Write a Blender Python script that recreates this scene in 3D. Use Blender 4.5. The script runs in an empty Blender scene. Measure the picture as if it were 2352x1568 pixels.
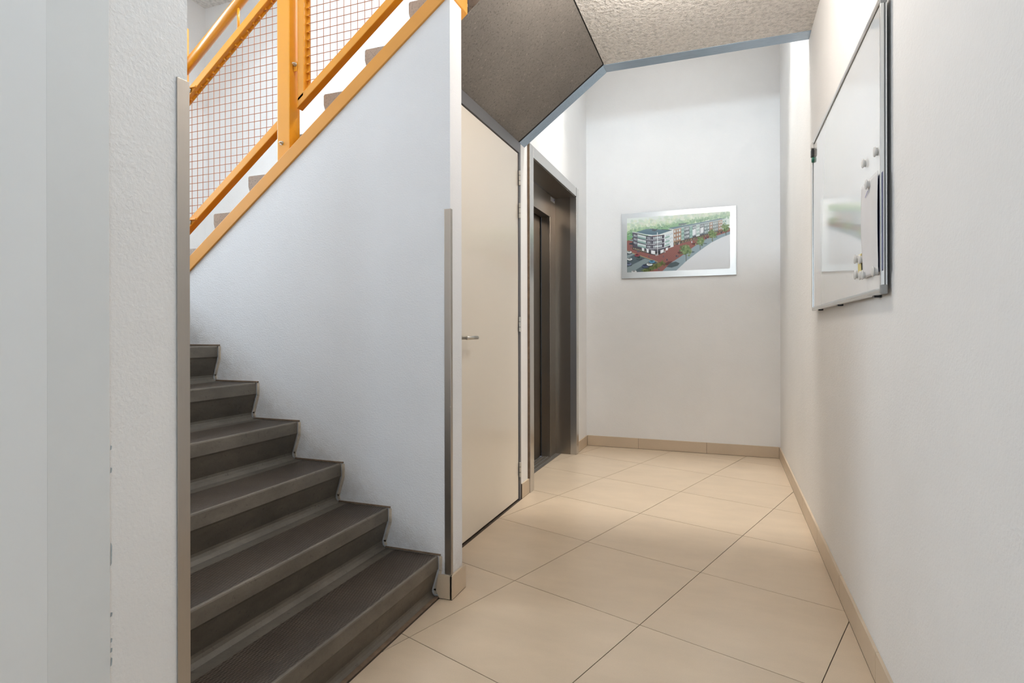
import bpy, bmesh, math, random
import numpy as np
from mathutils import Vector, Matrix, noise as mnoise

# ------------------------------------------------------------------ camera
scene = bpy.context.scene
C = scene.collection
H = 1.0893                     # eye height
cam_data = bpy.data.cameras.new('camera')
cam_data.sensor_fit = 'HORIZONTAL'
cam_data.sensor_width = 36.0
cam_data.lens = 1307.5 / 2352 * 36.0
cam_data.shift_y = -(784 - 763.9) / 2352
cam_data.clip_start = 0.02
cam = bpy.data.objects.new('camera', cam_data)
C.objects.link(cam)
cam.location = (0, 0, H)
cam.rotation_mode = 'XYZ'
cam.matrix_world = (Matrix.Translation((0, 0, H)) @ Matrix.Rotation(math.radians(20.55), 4, 'Z')
                    @ Matrix.Rotation(math.radians(90), 4, 'X') @ Matrix.Rotation(math.radians(-0.1), 4, 'Z'))
scene.camera = cam

# ------------------------------------------------------------------ world, light, exposure
world = bpy.data.worlds.new('sky')
scene.world = world
world.use_nodes = True
bg = world.node_tree.nodes['Background']
bg.inputs[0].default_value = (0.62, 0.76, 1.0, 1)
bg.inputs[1].default_value = 1.6

def area_light(name, loc, size, power, color, target):
    d = bpy.data.lights.new(name, 'AREA')
    d.shape = 'RECTANGLE'
    d.size, d.size_y = size
    d.energy = power
    d.color = color
    o = bpy.data.objects.new(name, d)
    C.objects.link(o)
    o.location = loc
    o.rotation_euler = (Vector(target) - Vector(loc)).to_track_quat('-Z', 'Y').to_euler()
    return o

# daylight through the rooflight above the upper floor
area_light('rooflight_daylight', (-0.03, 0.40, 5.76), (0.76, 1.0), 272, (0.80, 0.90, 1.0), (-0.03, 0.401, 0))
# added fill over the lift hall, through an unseen made-up rooflight
area_light('lift_hall_fill', (-0.40, 4.00, 5.76), (1.50, 0.60), 220, (1.0, 0.93, 0.865), (-0.40, 4.001, 0))
# daylight through the glazed entrance behind the camera
area_light('entrance_daylight', (0.09, -2.42, 1.30), (0.60, 2.35), 18.2, (0.87, 0.945, 1.0), (0.09, 0, 1.30))
# daylight through the window at the end of the half-landing
area_light('landing_daylight', (-4.22, 1.55, 2.65), (1.0, 1.5), 38, (0.90, 0.95, 1.0), (-1.0, 1.55, 2.65))

scene.view_settings.view_transform = 'Standard'
scene.view_settings.look = 'None'
scene.view_settings.gamma = 1.0
scene.view_settings.use_curve_mapping = False
scene.view_settings.exposure = 0.40
try:
    scene.cycles.max_bounces = 10
    scene.cycles.diffuse_bounces = 6
    scene.cycles.adaptive_threshold = 0.07
    scene.cycles.glossy_bounces = 4
    scene.cycles.transparent_max_bounces = 16
    scene.cycles.sample_clamp_indirect = 6
    scene.cycles.caustics_reflective = False
    scene.cycles.caustics_refractive = False
except Exception:
    pass

random.seed(7)
RNG = np.random.default_rng(11)

# ------------------------------------------------------------------ materials
def srgb(r, g, b):
    f = lambda c: (c / 255 / 12.92) if c / 255 <= 0.04045 else ((c / 255 + 0.055) / 1.055) ** 2.4
    return (f(r), f(g), f(b), 1.0)

class NT:
    def __init__(self, name):
        self.m = bpy.data.materials.new(name)
        self.m.use_nodes = True
        self.t = self.m.node_tree
        self.p = self.t.nodes['Principled BSDF']
        self.co = self.t.nodes.new('ShaderNodeTexCoord').outputs['Object']
    def n(self, typ, **kw):
        nd = self.t.nodes.new(typ)
        for k, v in kw.items():
            if k in nd.inputs:
                nd.inputs[k].default_value = v
            else:
                setattr(nd, k, v)
        return nd
    def l(self, a, b):
        self.t.links.new(a, b)
    def noise(self, scale, detail=3.0, rough=0.55, vec=None, stretch=None):
        src = vec or self.co
        if stretch:
            mp = self.n('ShaderNodeMapping')
            mp.inputs['Scale'].default_value = stretch
            self.l(src, mp.inputs['Vector'])
            src = mp.outputs[0]
        nd = self.n('ShaderNodeTexNoise')
        nd.inputs['Scale'].default_value = scale
        nd.inputs['Detail'].default_value = detail
        nd.inputs['Roughness'].default_value = rough
        self.l(src, nd.inputs['Vector'])
        return nd.outputs['Fac']
    def ramp(self, fac, stops):
        r = self.n('ShaderNodeValToRGB')
        el = r.color_ramp.elements
        while len(el) < len(stops):
            el.new(0.5)
        for e, (pos, col) in zip(el, stops):
            e.position = pos
            e.color = col
        self.l(fac, r.inputs[0])
        return r.outputs[0]
    def mixc(self, fac, a, b, blend='MIX'):
        m = self.n('ShaderNodeMix', data_type='RGBA', blend_type=blend)
        for sock, v in ((m.inputs[0], fac), (m.inputs[6], a), (m.inputs[7], b)):
            if isinstance(v, (int, float, tuple)):
                sock.default_value = v
            else:
                self.l(v, sock)
        return m.outputs[2]
    def bump(self, height, strength, dist, prev=None):
        b = self.n('ShaderNodeBump')
        b.inputs['Strength'].default_value = strength
        b.inputs['Distance'].default_value = dist
        self.l(height, b.inputs['Height'])
        if prev:
            self.l(prev, b.inputs['Normal'])
        return b.outputs[0]

def scale_col(c, k):
    return (c[0] * k, c[1] * k, c[2] * k, 1.0)

def simple(name, col, rough=0.5, metal=0.0, var=0.06, vscale=6.0, bump=0.0, bscale=200.0, bdist=0.001, coat=0.0, stretch=None, spec=0.5):
    t = NT(name)
    f = t.noise(vscale, 4.0, 0.6, stretch=stretch)
    colr = t.ramp(f, [(0.25, scale_col(col, 1 - var)), (0.75, scale_col(col, 1 + var))])
    t.l(colr, t.p.inputs['Base Color'])
    t.p.inputs['Roughness'].default_value = rough
    t.p.inputs['Metallic'].default_value = metal
    t.p.inputs['Specular IOR Level'].default_value = spec
    if coat:
        t.p.inputs['Coat Weight'].default_value = coat
        t.p.inputs['Coat Roughness'].default_value = min(0.08, rough)
    if bump:
        b = t.bump(t.noise(bscale, 3.0, 0.55, stretch=stretch), bump, bdist)
        t.l(b, t.p.inputs['Normal'])
    return t.m

def m_plaster(name, col):
    t = NT(name)
    big = t.noise(1.7, 4.0, 0.6)
    colr = t.ramp(big, [(0.3, scale_col(col, 0.965)), (0.7, scale_col(col, 1.02))])
    t.l(colr, t.p.inputs['Base Color'])
    t.p.inputs['Roughness'].default_value = 0.72
    t.p.inputs['Specular IOR Level'].default_value = 0.3
    b = t.bump(t.noise(150, 2.5, 0.5), 0.55, 0.0022)
    b = t.bump(t.noise(38, 2.0, 0.5), 0.25, 0.003, b)
    t.l(b, t.p.inputs['Normal'])
    return t.m

def m_wall_stair():
    # plaster that carries brownish scuffs along the stair edge
    t = NT('stair_wall_plaster')
    col = (0.755, 0.77, 0.80, 1)
    big = t.noise(1.7, 4.0, 0.6)
    colr = t.ramp(big, [(0.3, scale_col(col, 0.965)), (0.7, scale_col(col, 1.02))])
    sep = t.n('ShaderNodeSeparateXYZ')
    t.l(t.co, sep.inputs[0])
    # height above the line of the step noses
    ma = t.n('ShaderNodeMath', operation='MULTIPLY_ADD')
    t.l(sep.outputs[0], ma.inputs[0]); ma.inputs[1].default_value = 0.713
    t.l(sep.outputs[2], ma.inputs[2])
    mr = t.n('ShaderNodeMapRange')
    t.l(ma.outputs[0], mr.inputs[0])
    mr.inputs[1].default_value = -0.66; mr.inputs[2].default_value = -0.50
    mr.inputs[3].default_value = 1.0; mr.inputs[4].default_value = 0.0
    nz = t.noise(26, 4.0, 0.65)
    mm = t.n('ShaderNodeMath', operation='MULTIPLY')
    t.l(mr.outputs[0], mm.inputs[0]); t.l(nz, mm.inputs[1])
    mm2 = t.n('ShaderNodeMath', operation='MULTIPLY')
    t.l(mm.outputs[0], mm2.inputs[0]); mm2.inputs[1].default_value = 0.55
    t.l(t.mixc(mm2.outputs[0], colr, (0.36, 0.29, 0.22, 1)), t.p.inputs['Base Color'])
    t.p.inputs['Roughness'].default_value = 0.7
    t.p.inputs['Specular IOR Level'].default_value = 0.3
    b = t.bump(t.noise(150, 2.5, 0.5), 0.6, 0.0022)
    b = t.bump(t.noise(38, 2.0, 0.5), 0.25, 0.003, b)
    t.l(b, t.p.inputs['Normal'])
    return t.m

def m_tile(name, col):
    t = NT(name)
    info = t.n('ShaderNodeObjectInfo')
    add = t.n('ShaderNodeVectorMath', operation='ADD')
    t.l(t.co, add.inputs[0])
    sc = t.n('ShaderNodeVectorMath', operation='SCALE')
    cx = t.n('ShaderNodeCombineXYZ')
    t.l(info.outputs['Random'], cx.inputs[0]); t.l(info.outputs['Random'], cx.inputs[1])
    t.l(cx.outputs[0], sc.inputs[0]); sc.inputs['Scale'].default_value = 37.0
    t.l(sc.outputs[0], add.inputs[1])
    f = t.noise(3.0, 5.0, 0.6, vec=add.outputs[0], stretch=(1.0, 2.2, 1.0))
    base = t.ramp(f, [(0.3, scale_col(col, 0.93)), (0.7, scale_col(col, 1.06))])
    f2 = t.noise(260, 2.0, 0.6, vec=add.outputs[0])
    base = t.mixc(0.12, base, t.ramp(f2, [(0.3, scale_col(col, 0.75)), (0.7, scale_col(col, 1.2))]))
    hv = t.n('ShaderNodeMapRange')
    t.l(info.outputs['Random'], hv.inputs[0]); hv.inputs[3].default_value = 0.97; hv.inputs[4].default_value = 1.03
    vm = t.n('ShaderNodeVectorMath', operation='SCALE')
    t.l(base, vm.inputs[0]); t.l(hv.outputs[0], vm.inputs['Scale'])
    t.l(vm.outputs[0], t.p.inputs['Base Color'])
    t.p.inputs['Roughness'].default_value = 0.30
    t.p.inputs['Specular IOR Level'].default_value = 0.5
    b = t.bump(t.noise(90, 2.0, 0.5), 0.06, 0.001)
    t.l(b, t.p.inputs['Normal'])
    return t.m

def m_spray():
    # sprayed acoustic plaster
    t = NT('sprayed_ceiling')
    col = (0.85, 0.82, 0.785, 1)
    n1 = t.noise(40, 4.0, 0.60)
    n2 = t.noise(130, 3.0, 0.6)
    t.l(t.ramp(n1, [(0.30, scale_col(col, 0.80)), (0.56, scale_col(col, 1.10))]), t.p.inputs['Base Color'])
    t.p.inputs['Roughness'].default_value = 0.95
    b = t.bump(n1, 1.0, 0.030)
    b = t.bump(n2, 0.9, 0.006, b)
    t.l(b, t.p.inputs['Normal'])
    return t.m

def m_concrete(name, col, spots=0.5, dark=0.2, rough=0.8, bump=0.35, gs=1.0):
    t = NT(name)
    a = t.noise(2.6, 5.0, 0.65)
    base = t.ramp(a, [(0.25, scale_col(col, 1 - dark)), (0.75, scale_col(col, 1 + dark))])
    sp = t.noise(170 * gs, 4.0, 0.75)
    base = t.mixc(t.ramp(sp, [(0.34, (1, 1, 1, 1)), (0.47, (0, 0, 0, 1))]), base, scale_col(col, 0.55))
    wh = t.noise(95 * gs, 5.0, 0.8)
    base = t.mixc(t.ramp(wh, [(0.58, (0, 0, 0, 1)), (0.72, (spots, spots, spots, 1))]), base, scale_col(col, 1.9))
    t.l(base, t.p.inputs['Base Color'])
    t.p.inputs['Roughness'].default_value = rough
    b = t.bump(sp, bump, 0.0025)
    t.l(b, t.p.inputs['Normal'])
    return t.m

def m_tread():
    # dark precast step with a moulded diamond tread pattern on the top
    t = NT('stair_tread')
    col = (0.037, 0.025, 0.016, 1)
    a = t.noise(3.2, 5.0, 0.65)
    base = t.ramp(a, [(0.25, scale_col(col, 0.8)), (0.75, scale_col(col, 1.25))])
    sep = t.n('ShaderNodeSeparateXYZ')
    t.l(t.co, sep.inputs[0])
    def lines(ax, ay):
        m1 = t.n('ShaderNodeMath', operation='MULTIPLY'); t.l(sep.outputs[0], m1.inputs[0]); m1.inputs[1].default_value = ax
        m2 = t.n('ShaderNodeMath', operation='MULTIPLY_ADD'); t.l(sep.outputs[1], m2.inputs[0]); m2.inputs[1].default_value = ay
        t.l(m1.outputs[0], m2.inputs[2])
        fr = t.n('ShaderNodeMath', operation='FRACT'); t.l(m2.outputs[0], fr.inputs[0])
        s = t.n('ShaderNodeMath', operation='SUBTRACT'); t.l(fr.outputs[0], s.inputs[0]); s.inputs[1].default_value = 0.5
        ab = t.n('ShaderNodeMath', operation='ABSOLUTE'); t.l(s.outputs[0], ab.inputs[0])
        return ab.outputs[0]
    mn = t.n('ShaderNodeMath', operation='MINIMUM')
    t.l(lines(92.0, 27.0), mn.inputs[0]); t.l(lines(92.0, -27.0), mn.inputs[1])
    ridge = t.n('ShaderNodeMapRange')
    t.l(mn.outputs[0], ridge.inputs[0])
    ridge.inputs[1].default_value = 0.03; ridge.inputs[2].default_value = 0.13
    ridge.inputs[3].default_value = 1.0; ridge.inputs[4].default_value = 0.0
    wear = t.noise(7.0, 3.0, 0.6)
    wf = t.n('ShaderNodeMath', operation='MULTIPLY'); t.l(ridge.outputs[0], wf.inputs[0]); t.l(wear, wf.inputs[1])
    base = t.mixc(wf.outputs[0], base, (0.24, 0.19, 0.145, 1))
    t.l(base, t.p.inputs['Base Color'])
    t.p.inputs['Roughness'].default_value = 0.55
    b = t.bump(ridge.outputs[0], 1.0, 0.003)
    t.l(b, t.p.inputs['Normal'])
    return t.m

def m_riser(name, col):
    t = NT(name)
    a = t.noise(5.0, 6.0, 0.7, stretch=(1, 0.7, 1.6))
    base = t.ramp(a, [(0.25, scale_col(col, 0.62)), (0.5, col), (0.78, scale_col(col, 1.45))])
    s = t.noise(60, 4.0, 0.7)
    base = t.mixc(t.ramp(s, [(0.30, (0.8, 0.8, 0.8, 1)), (0.40, (0, 0, 0, 1))]), base, scale_col(col, 0.5))
    t.l(base, t.p.inputs['Base Color'])
    t.p.inputs['Roughness'].default_value = 0.6
    t.l(t.bump(t.noise(120, 3, 0.6), 0.25, 0.0015), t.p.inputs['Normal'])
    return t.m

def m_steel(name, col=(0.47, 0.44, 0.41, 1), rough=0.27, stretch=(90, 90, 1.2)):
    t = NT(name)
    f = t.noise(9.0, 3.0, 0.6, stretch=stretch)
    t.l(t.ramp(f, [(0.2, scale_col(col, 0.97)), (0.8, scale_col(col, 1.03))]), t.p.inputs['Base Color'])
    t.p.inputs['Metallic'].default_value = 1.0
    mr = t.n('ShaderNodeMapRange'); t.l(f, mr.inputs[0]); mr.inputs[3].default_value = rough - 0.015; mr.inputs[4].default_value = rough + 0.02
    t.l(mr.outputs[0], t.p.inputs['Roughness'])
    return t.m

def m_glass(name):
    t = NT(name)
    t.t.nodes.remove(t.p)
    tr = t.n('ShaderNodeBsdfTransparent'); tr.inputs[0].default_value = (0.96, 0.98, 0.98, 1)
    gl = t.n('ShaderNodeBsdfGlossy'); gl.inputs['Roughness'].default_value = 0.03
    lw = t.n('ShaderNodeLayerWeight'); lw.inputs[0].default_value = 0.5
    pw = t.n('ShaderNodeMath', operation='POWER'); t.l(lw.outputs['Facing'], pw.inputs[0]); pw.inputs[1].default_value = 5.0
    fr = t.n('ShaderNodeMath', operation='MULTIPLY_ADD'); t.l(pw.outputs[0], fr.inputs[0]); fr.inputs[1].default_value = 0.5; fr.inputs[2].default_value = 0.03
    dn = t.noise(2.0)
    mu = t.n('ShaderNodeMath', operation='MULTIPLY_ADD'); t.l(dn, mu.inputs[0]); mu.inputs[1].default_value = 0.02
    t.l(fr.outputs[0], mu.inputs[2])
    mx = t.n('ShaderNodeMixShader')
    t.l(mu.outputs[0], mx.inputs[0]); t.l(tr.outputs[0], mx.inputs[1]); t.l(gl.outputs[0], mx.inputs[2])
    t.l(mx.outputs[0], t.t.nodes['Material Output'].inputs[0])
    return t.m

def m_print():
    t = NT('architects_print')
    at = t.n('ShaderNodeAttribute'); at.attribute_name = 'ink'
    t.l(at.outputs['Color'], t.p.inputs['Base Color'])
    t.p.inputs['Roughness'].default_value = 0.42
    t.p.inputs['Specular IOR Level'].default_value = 0.3
    return t.m

M = {}
M['wall'] = m_plaster('white_plaster', (0.81, 0.805, 0.80, 1))
M['wall_stair'] = m_wall_stair()
M['paint_a'] = simple('smooth_grey_white_paint', (0.78, 0.805, 0.82, 1), 0.42, var=0.02, vscale=2.0, bump=0.08, bscale=60)
M['paint_b'] = simple('patched_grey_white_paint', (0.72, 0.745, 0.755, 1), 0.5, var=0.035, vscale=3.5, bump=0.10, bscale=60)
M['tile'] = m_tile('beige_floor_tile', (0.595, 0.475, 0.348, 1))
M['tile_skirt'] = m_tile('beige_skirting_tile', (0.56, 0.45, 0.33, 1))
M['grout'] = simple('brown_grout', (0.085, 0.062, 0.045, 1), 0.9)
M['spray'] = m_spray()
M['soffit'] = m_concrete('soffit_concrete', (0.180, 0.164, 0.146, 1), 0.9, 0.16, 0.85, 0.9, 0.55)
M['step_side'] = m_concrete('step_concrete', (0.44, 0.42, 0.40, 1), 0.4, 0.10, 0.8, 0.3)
M['tread'] = m_tread()
M['riser'] = m_riser('riser_concrete', (0.108, 0.091, 0.071, 1))
M['riser_band'] = m_riser('riser_worn_band', (0.132, 0.112, 0.088, 1))
M['sealant'] = simple('stained_sealant', (0.52, 0.44, 0.35, 1), 0.7, var=0.3, vscale=25, bump=0.3, bscale=90)
M['sealant_dark'] = simple('dirty_joint', (0.17, 0.115, 0.075, 1), 0.8, var=0.3, vscale=30)
M['orange'] = simple('orange_lacquer', (0.74, 0.315, 0.022, 1), 0.28, var=0.03, vscale=5, coat=0.35)
M['orange_cap'] = simple('orange_satin_paint', (0.68, 0.31, 0.055, 1), 0.42, var=0.035, vscale=4, bump=0.05, bscale=90)
M['orange_wire'] = simple('orange_wire', (0.42, 0.145, 0.045, 1), 0.4)
M['zinc'] = simple('zinc_plated_steel', (0.55, 0.53, 0.49, 1), 0.32, 1.0)
M['steel'] = m_steel('brushed_steel', (0.60, 0.585, 0.565, 1), 0.26)
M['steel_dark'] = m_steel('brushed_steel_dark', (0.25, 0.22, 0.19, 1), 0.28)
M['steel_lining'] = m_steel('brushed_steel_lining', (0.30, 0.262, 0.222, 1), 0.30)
M['guard'] = m_steel('brushed_guard_steel', (0.43, 0.40, 0.365, 1), 0.33)
M['alu'] = m_steel('satin_aluminium', (0.70, 0.71, 0.71, 1), 0.3, (1, 90, 90))
M['alu_sill'] = m_steel('sill_aluminium', (0.46, 0.44, 0.41, 1), 0.42, (90, 1.2, 90))
M['door'] = simple('cream_door_laminate', (0.76, 0.70, 0.61, 1), 0.30, var=0.012, vscale=2, coat=0.5)
M['frame'] = simple('anthracite_frame_paint', (0.125, 0.125, 0.135, 1), 0.35, var=0.05)
M['trimblue'] = simple('blue_grey_stained_wood', (0.29, 0.40, 0.53, 1), 0.32, var=0.14, vscale=14, bump=0.15, bscale=70, stretch=(1, 9, 9), coat=0.6)
M['black'] = simple('black_joint_gap_shade', (0.006, 0.006, 0.006, 1), 0.9)
M['white_metal'] = simple('white_enamel_board', (0.84, 0.85, 0.86, 1), 0.06, var=0.005, coat=1.0, spec=0.6)
M['grey_plastic'] = simple('grey_plastic', (0.28, 0.28, 0.275, 1), 0.5)
M['white_plastic'] = simple('white_plastic', (0.62, 0.61, 0.59, 1), 0.35, var=0.03)
M['black_plastic'] = simple('black_plastic', (0.008, 0.008, 0.009, 1), 0.3)
M['green_plastic'] = simple('green_plastic', (0.01, 0.11, 0.075, 1), 0.3)
M['paper'] = simple('white_paper', (0.66, 0.65, 0.66, 1), 0.8, var=0.02, vscale=12)
M['paper_blue'] = simple('navy_paper', (0.085, 0.085, 0.17, 1), 0.6, var=0.25, vscale=20)
M['ink'] = simple('blue_ink', (0.16, 0.15, 0.42, 1), 0.6)
M['yellow'] = simple('yellow_paper_strip', (0.70, 0.60, 0.26, 1), 0.6, var=0.15, vscale=60)
M['label'] = simple('white_label', (0.72, 0.72, 0.74, 1), 0.4)
M['grey_ink'] = simple('grey_ink', (0.25, 0.25, 0.28, 1), 0.6)
M['brushed_plate'] = m_steel('brushed_picture_plate', (0.64, 0.66, 0.665, 1), 0.30, (1.2, 90, 90))
M['print'] = m_print()
M['glass'] = m_glass('window_glass')
M['render_up'] = simple('upper_floor_screed', (0.5, 0.46, 0.4, 1), 0.7)

# ------------------------------------------------------------------ mesh helpers
def link(o, parent=None):
    C.objects.link(o)
    if parent is not None:
        o.parent = parent
    return o

ORI = {}
def pos_of(parent):
    return ORI.get(parent.name, Vector((0, 0, 0))) if parent is not None else Vector((0, 0, 0))

def obj_bm(name, bm, mat, parent=None, smooth=False, loc=None):
    """mesh given in world coordinates; the object's origin goes to loc (or stays at the parent's)"""
    base = pos_of(parent)
    at = Vector(loc) if loc is not None else base.copy()
    bmesh.ops.translate(bm, vec=-at, verts=bm.verts)
    bmesh.ops.recalc_face_normals(bm, faces=bm.faces)
    me = bpy.data.meshes.new(name)
    bm.to_mesh(me)
    bm.free()
    if isinstance(mat, (list, tuple)):
        for m in mat:
            me.materials.append(M[m])
    else:
        me.materials.append(M[mat])
    if smooth:
        for p in me.polygons:
            p.use_smooth = True
    o = bpy.data.objects.new(name, me)
    link(o, parent)
    o.location = at - base
    ORI[o.name] = at
    return o

def bm_box(bm, x0, x1, y0, y1, z0, z1, mi=0):
    v = [bm.verts.new(p) for p in ((x0, y0, z0), (x1, y0, z0), (x1, y1, z0), (x0, y1, z0), (x0, y0, z1), (x1, y0, z1), (x1, y1, z1), (x0, y1, z1))]
    for f in ((0, 3, 2, 1), (4, 5, 6, 7), (0, 1, 5, 4), (1, 2, 6, 5), (2, 3, 7, 6), (3, 0, 4, 7)):
        fc = bm.faces.new([v[i] for i in f])
        fc.material_index = mi

def bevel(bm, w, seg=2):
    bmesh.ops.bevel(bm, geom=list(bm.edges), offset=w, segments=seg, profile=0.5, affect='EDGES', clamp_overlap=True)

def box(name, b, mat, parent=None, bev=0.0, loc=None, seg=2):
    bm = bmesh.new()
    bm_box(bm, *b)
    if bev:
        bevel(bm, bev, seg)
    return obj_bm(name, bm, mat, parent, loc=loc)

def boxes(name, bs, mat, parent=None, loc=None):
    bm = bmesh.new()
    for b in bs:
        bm_box(bm, *b)
    return obj_bm(name, bm, mat, parent, loc=loc)

def bm_prism(bm, pts, axis, a0, a1, mi=0):
    """polygon pts extruded along an axis. axis 'Y': pts are (x,z); 'X': (y,z); 'Z': (x,y)"""
    mk = {'Y': lambda p, a: (p[0], a, p[1]), 'X': lambda p, a: (a, p[0], p[1]), 'Z': lambda p, a: (p[0], p[1], a)}[axis]
    A = [bm.verts.new(mk(p, a0)) for p in pts]
    B = [bm.verts.new(mk(p, a1)) for p in pts]
    fs = [bm.faces.new(A), bm.faces.new(B[::-1])]
    n = len(pts)
    for i in range(n):
        fs.append(bm.faces.new((A[i], B[i], B[(i + 1) % n], A[(i + 1) % n])))
    for f in fs:
        f.material_index = mi
    return fs

def prism(name, pts, axis, a0, a1, mat, parent=None, bev=0.0, loc=None):
    bm = bmesh.new()
    bm_prism(bm, pts, axis, a0, a1)
    if bev:
        bevel(bm, bev)
    return obj_bm(name, bm, mat, parent, loc=loc)

def bm_tube(bm, p0, p1, r, n=12, caps=True):
    p0, p1 = Vector(p0), Vector(p1)
    d = (p1 - p0).normalized()
    u = d.orthogonal().normalized()
    w = d.cross(u)
    A, B = [], []
    for i in range(n):
        a = 2 * math.pi * i / n
        o = (u * math.cos(a) + w * math.sin(a)) * r
        A.append(bm.verts.new(p0 + o)); B.append(bm.verts.new(p1 + o))
    for i in range(n):
        bm.faces.new((A[i], A[(i + 1) % n], B[(i + 1) % n], B[i]))
    if caps:
        bm.faces.new(A[::-1]); bm.faces.new(B)

def bm_lathe(bm, base, axis, prof, n=24):
    """prof: (radius, distance along axis) from the base point"""
    base, d = Vector(base), Vector(axis).normalized()
    u = d.orthogonal().normalized(); w = d.cross(u)
    rings = []
    for r, h in prof:
        rings.append([bm.verts.new(base + d * h + (u * math.cos(2 * math.pi * i / n) + w * math.sin(2 * math.pi * i / n)) * r) for i in range(n)])
    for a, b in zip(rings, rings[1:]):
        for i in range(n):
            bm.faces.new((a[i], a[(i + 1) % n], b[(i + 1) % n], b[i]))
    bm.faces.new(rings[0][::-1]); bm.faces.new(rings[-1])

def thing(name, loc, label=None, cat=None, group=None, kind=None):
    o = bpy.data.objects.new(name, None)
    C.objects.link(o)
    o.location = loc
    o.empty_display_size = 0.1
    ORI[o.name] = Vector(loc)
    tag(o, label, cat, group, kind)
    return o

def tag(o, label=None, cat=None, group=None, kind=None):
    if label: o['label'] = label
    if cat: o['category'] = cat
    if group: o['group'] = group
    if kind: o['kind'] = kind
    return o

def struct(o, label=None, cat=None):
    o['kind'] = 'structure'
    return tag(o, label, cat)

# ------------------------------------------------------------------ main dimensions (metres)
XR = 0.444          # right wall
YB = 5.419          # back wall
XL = -1.260         # lift / door wall
YW0, YW1 = 2.093, 2.200   # partition wall beside the stairs
XE = -1.054         # its free end
XP, YP = -1.050, 0.874    # near pier
YS = 3.500          # far side of the stairwell
ZC = 2.745          # lobby ceiling
ZU = 3.118          # upper floor
ZR = 5.60           # roof

# ------------------------------------------------------------------ floor with its tiles
floor = box('floor', (-4.1, 0.60, -2.30, 5.60, -0.12, -0.0022), 'grout', loc=(0, 0, 0))
struct(floor, 'beige ceramic tile floor laid diagonally to the hall walls', 'floor')

ANG = math.radians(18.77)
UA = Vector((math.sin(ANG), math.cos(ANG)))
NA = Vector((math.cos(ANG), -math.sin(ANG)))
OU, OV, TP = -2.1778, 4.3420, 0.6

def clip(poly, x0, x1, y0, y1):
    for ax, lim, sgn in ((0, x0, 1), (0, x1, -1), (1, y0, 1), (1, y1, -1)):
        out = []
        for i in range(len(poly)):
            a, b = poly[i], poly[(i + 1) % len(poly)]
            da, db = sgn * (a[ax] - lim), sgn * (b[ax] - lim)
            if da >= 0: out.append(a)
            if (da >= 0) != (db >= 0):
                t = da / (da - db)
                out.append((a[0] + (b[0] - a[0]) * t, a[1] + (b[1] - a[1]) * t))
        poly = out
        if len(poly) < 3: return []
    return poly

def poly_area(p):
    return abs(sum(p[i][0] * p[(i + 1) % len(p)][1] - p[(i + 1) % len(p)][0] * p[i][1] for i in range(len(p)))) / 2

RECTS = [(-1.2500, 0.4335, 2.2165, 5.4085), (-1.0440, 0.4335, 2.083, 2.2165), (-1.1000, 0.4335, 0.90, 2.083), (-1.04, 0.4335, -2.18, 0.90),
         (-1.3885, -1.2500, 3.747, 4.955)]
full_tile = None
GAP = 0.0016
for ia in range(-3, 14):
    for ib in range(-8, 16):
        # tile between A-lines ia..ia+1 and B-lines ib..ib+1
        c = []
        for du, dv in ((0, 0), (1, 0), (1, 1), (0, 1)):
            u = OU + TP * (ia + du) + (GAP if du == 0 else -GAP)
            v = OV - TP * (ib + dv) + (-GAP if dv == 0 else GAP)
            p = NA * u + UA * v
            c.append((p.x, p.y))
        cen = (sum(p[0] for p in c) / 4, sum(p[1] for p in c) / 4)
        pieces = []
        whole = False
        for r in RECTS:
            q = clip(c, *r)
            if q and poly_area(q) > 1e-5:
                pieces.append(q)
                if poly_area(q) > 0.999 * poly_area(c): whole = True
        if not pieces: continue
        if whole and full_tile is not None:
            o = bpy.data.objects.new('floor_tile', full_tile.data)
            link(o, floor); o.location = (cen[0], cen[1], 0)
            continue
        bm = bmesh.new()
        for q in pieces:
            bm_prism(bm, q, 'Z', -0.008, 0.0)
        o = obj_bm('floor_tile', bm, 'tile', floor, loc=(cen[0], cen[1], 0))
        if whole: full_tile = o

# ------------------------------------------------------------------ walls
def wall(name, bs, mat='wall', label=None):
    o = boxes(name, bs, mat)
    struct(o, label, 'wall')
    return o

wall('wall_right', [(XR, XR + 0.15, -2.3, 5.6, -0.1, ZR)], label='white plaster side wall that carries the whiteboard')
wall('wall_back', [(-1.6, XR, YB, YB + 0.15, -0.1, ZR)], label='white plaster end wall with the framed print')
wall('wall_lift', [(-1.60, XL, 3.517, 3.661, -0.1, 2.33), (-1.60, XL, 3.60, 3.661, 2.33, ZR)], label='narrow white plaster wall between the cream door and the lift')
wall('wall_lift_end', [(-1.60, XL, 5.031, YB, -0.1, ZR)], label='white plaster wall between the lift and the end wall')
wall('wall_lift_above', [(-1.60, XL, 3.661, 5.031, 2.382, ZR)], label='white plaster wall above the lift entrance')
# partition between the two flights, with a sloping top
SL = 0.745
capz = lambda x: 1.937 + SL * (x + 1.77)        # underside of the orange capping
wp = prism('wall_stair', [(-2.80, -0.1), (XE, -0.1), (XE, capz(XE) + 0.01), (-2.80, capz(-2.80) + 0.01)], 'Y', YW0, YW1, 'wall_stair', loc=(0, 0, 0))
struct(wp, 'white plaster partition with a sloping orange capped top beside the steps', 'wall')
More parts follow.
